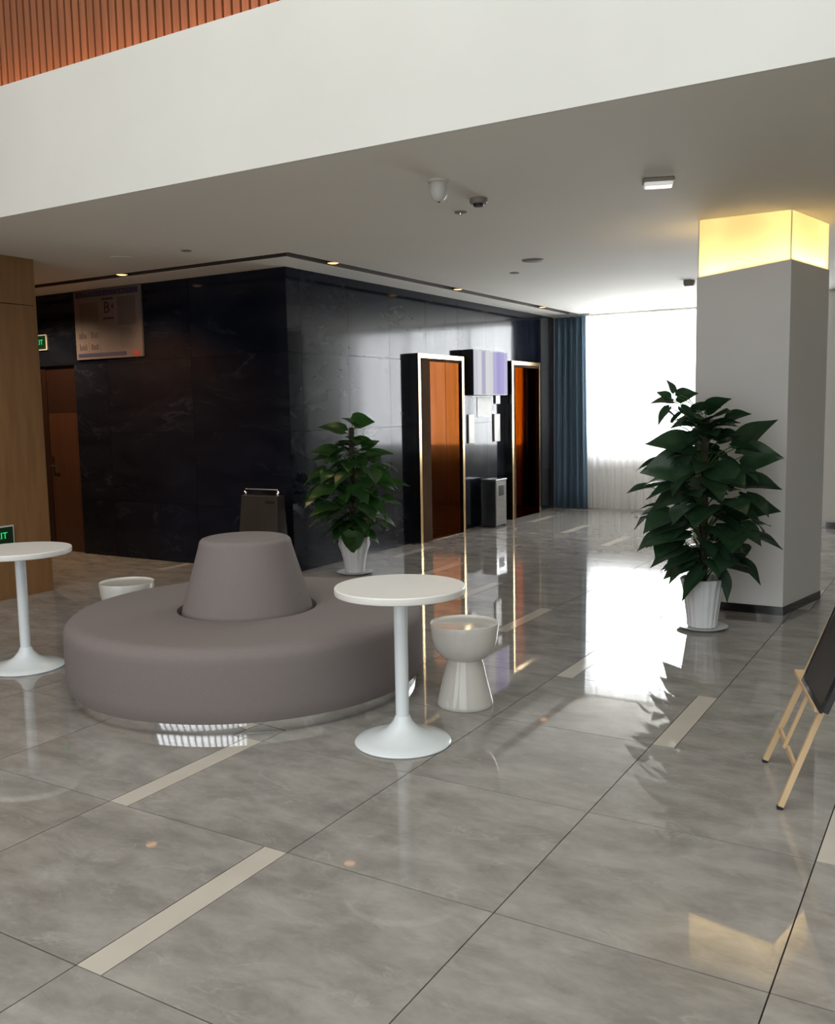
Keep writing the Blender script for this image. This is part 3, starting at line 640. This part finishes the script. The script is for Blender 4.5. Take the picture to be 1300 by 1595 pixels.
for s in (.008, .712): fp.obox(LS*s+ab*.17-nE*.014, ab*.20, nE*.004, LS*.008)
fp.build('board_frame', M['blackgloss'], brd)
# ------------------------------------------------------------------ ceiling fittings
def at_c(x, y): return onz(x, y, ZC)
o = thing('dome_camera', 'white capsule shaped ceiling camera nearest the bulkhead', 'camera', at_c(683, 281)[:])
MB().lathe([(.062, 0), (.062, -.012), (.052, -.016), (.001, -.016)], 32).build('mount', M['plastic'], o, smooth=40)
MB().lathe([(.048, -.016), (.052, -.05), (.050, -.075), (.040, -.10), (.024, -.117), (.001, -.122)], 32).build('dome', M['plastic'], o, smooth=60)
MB().lathe([(.008, -.117), (.008, -.124), (.001, -.124)], 12, (0, -.0, 0)).build('lens', M['black'], o)
o = thing('smoke_detector', 'dark grey smoke detector right of the capsule camera', 'smoke detector', at_c(745, 309)[:])
MB().lathe([(.055, 0), (.058, -.02), (.05, -.034), (.001, -.034)], 32).build('housing', M['greyplastic'], o, smooth=40)
MB().lathe([(.036, -.034), (.030, -.05), (.001, -.052)], 24).build('sensor_cap', M['black'], o, smooth=40)
o = thing('sprinkler', 'small flat sprinkler plate between camera and smoke detector', 'sprinkler', at_c(717, 330)[:])
MB().lathe([(.042, 0), (.042, -.006), (.001, -.008)], 24).build('plate', M['greyplastic'], o, smooth=40); MB().lathe([(.012, -.008), (.010, -.022), (.001, -.024)], 16).build('nozzle', M['steel'], o, smooth=40)
o = thing('emergency_light', 'rectangular white emergency light on the ceiling before the column', 'ceiling light', at_c(1025, 279)[:], .35)
MB().box((-.09, -.062, -.022), (.09, .062, 0)).build('housing', M['greyplastic'], o, bevel=.01)
MB().box((-.082, -.055, -.045), (.082, .055, -.022)).build('diffuser', M['lampface'], o, bevel=.012)
o = thing('ceiling_speaker', 'round flat ceiling disc nearer the bright window', 'ceiling speaker', at_c(830, 405)[:])
MB().lathe([(.10, 0), (.10, -.006), (.09, -.010), (.001, -.010)], 32).build('grille', M['greyplastic'], o, smooth=40)
o = thing('ceiling_vent', 'faint round flush plate on the ceiling above the left spotlight', 'vent', at_c(190, 402)[:])
MB().lathe([(.10, 0), (.10, -.003), (.001, -.004)], 32).build('cover', M['ceil'], o, smooth=40)
o = thing('sprinkler', 'small dark sprinkler plate on the ceiling at left', 'sprinkler', at_c(290, 390)[:])
MB().lathe([(.042, 0), (.042, -.006), (.001, -.008)], 24).build('plate', M['greyplastic'], o, smooth=40)
o = thing('sprinkler', 'tiny sprinkler plate left of the round ceiling disc', 'sprinkler', at_c(801, 425)[:])
MB().lathe([(.045, 0), (.045, -.006), (.001, -.008)], 24).build('plate', M['greyplastic'], o, smooth=40)
o = thing('motion_sensor', 'small dark ceiling sensor touching the column top left', 'sensor', at_c(1073, 437)[:])
MB().lathe([(.06, 0), (.06, -.035), (.045, -.06), (.001, -.065)], 24).build('housing', M['greyplastic'], o, smooth=40)
# slot spotlights (each lamp carries its own light)
def spot(p, label, power, sz=.055):
    o = thing('spotlight', label, 'spotlight', (p[0], p[1], ZC), 0, 'warm spotlights in the ceiling slot')
    MB().lathe([(sz+.012, .14), (sz+.012, .01), (sz+.004, .004), (sz, .01), (sz, .02), (.001, .02)], 24).build('housing', M['bronze'], o, smooth=40)
    MB().lathe([(sz, .010), (sz*.6, .002), (.001, 0)], 24).build('bulb', M['led'], o, smooth=60)
    l = bpy.data.lights.new('spot_lamp', 'SPOT'); l.energy = power; l.color = (1, .62, .32); l.spot_size = 2.2; l.spot_blend = .6; l.shadow_soft_size = .04
    q = bpy.data.objects.new('spot_lamp', l); C.objects.link(q); q.parent = o; q.location = (0, 0, -.03)
spot((-7.02, 6.32), 'warm spotlight in the ceiling slot above the printed board', 24)
spot((-5.02, 6.97), 'warm spotlight in the ceiling slot above the plant by the black wall', 10)
spot((-5.02, 9.33), 'warm spotlight in the ceiling slot in front of the near lift', 10)
spot((-5.02, 11.70), 'warm spotlight in the ceiling slot in front of the far lift', 10)
# uplight strip behind the bulkhead ledge
area('ledge_led', (-2.4, YB+.17, 3.515), (PI-.25, 0, 0), 8.5, .03, 60, (1, .50, .24))
# unseen lamp added to warm the corridor floor, far left
o = thing('downlight', 'corridor downlight on the ceiling to the left behind the wood wall', 'ceiling light', (-8.6, 6.0, ZC))
MB().lathe([(.09, 0), (.09, -.006), (.07, -.008), (.001, -.008)], 24).build('trim_ring', M['plastic'], o, smooth=40)
l = bpy.data.lights.new('down_lamp', 'SPOT'); l.energy = 170; l.color = (1, .68, .42); l.spot_size = 2.6; l.spot_blend = .5; l.shadow_soft_size = .08
q = bpy.data.objects.new('down_lamp', l); C.objects.link(q); q.parent = o; q.location = (0, 0, -.03)
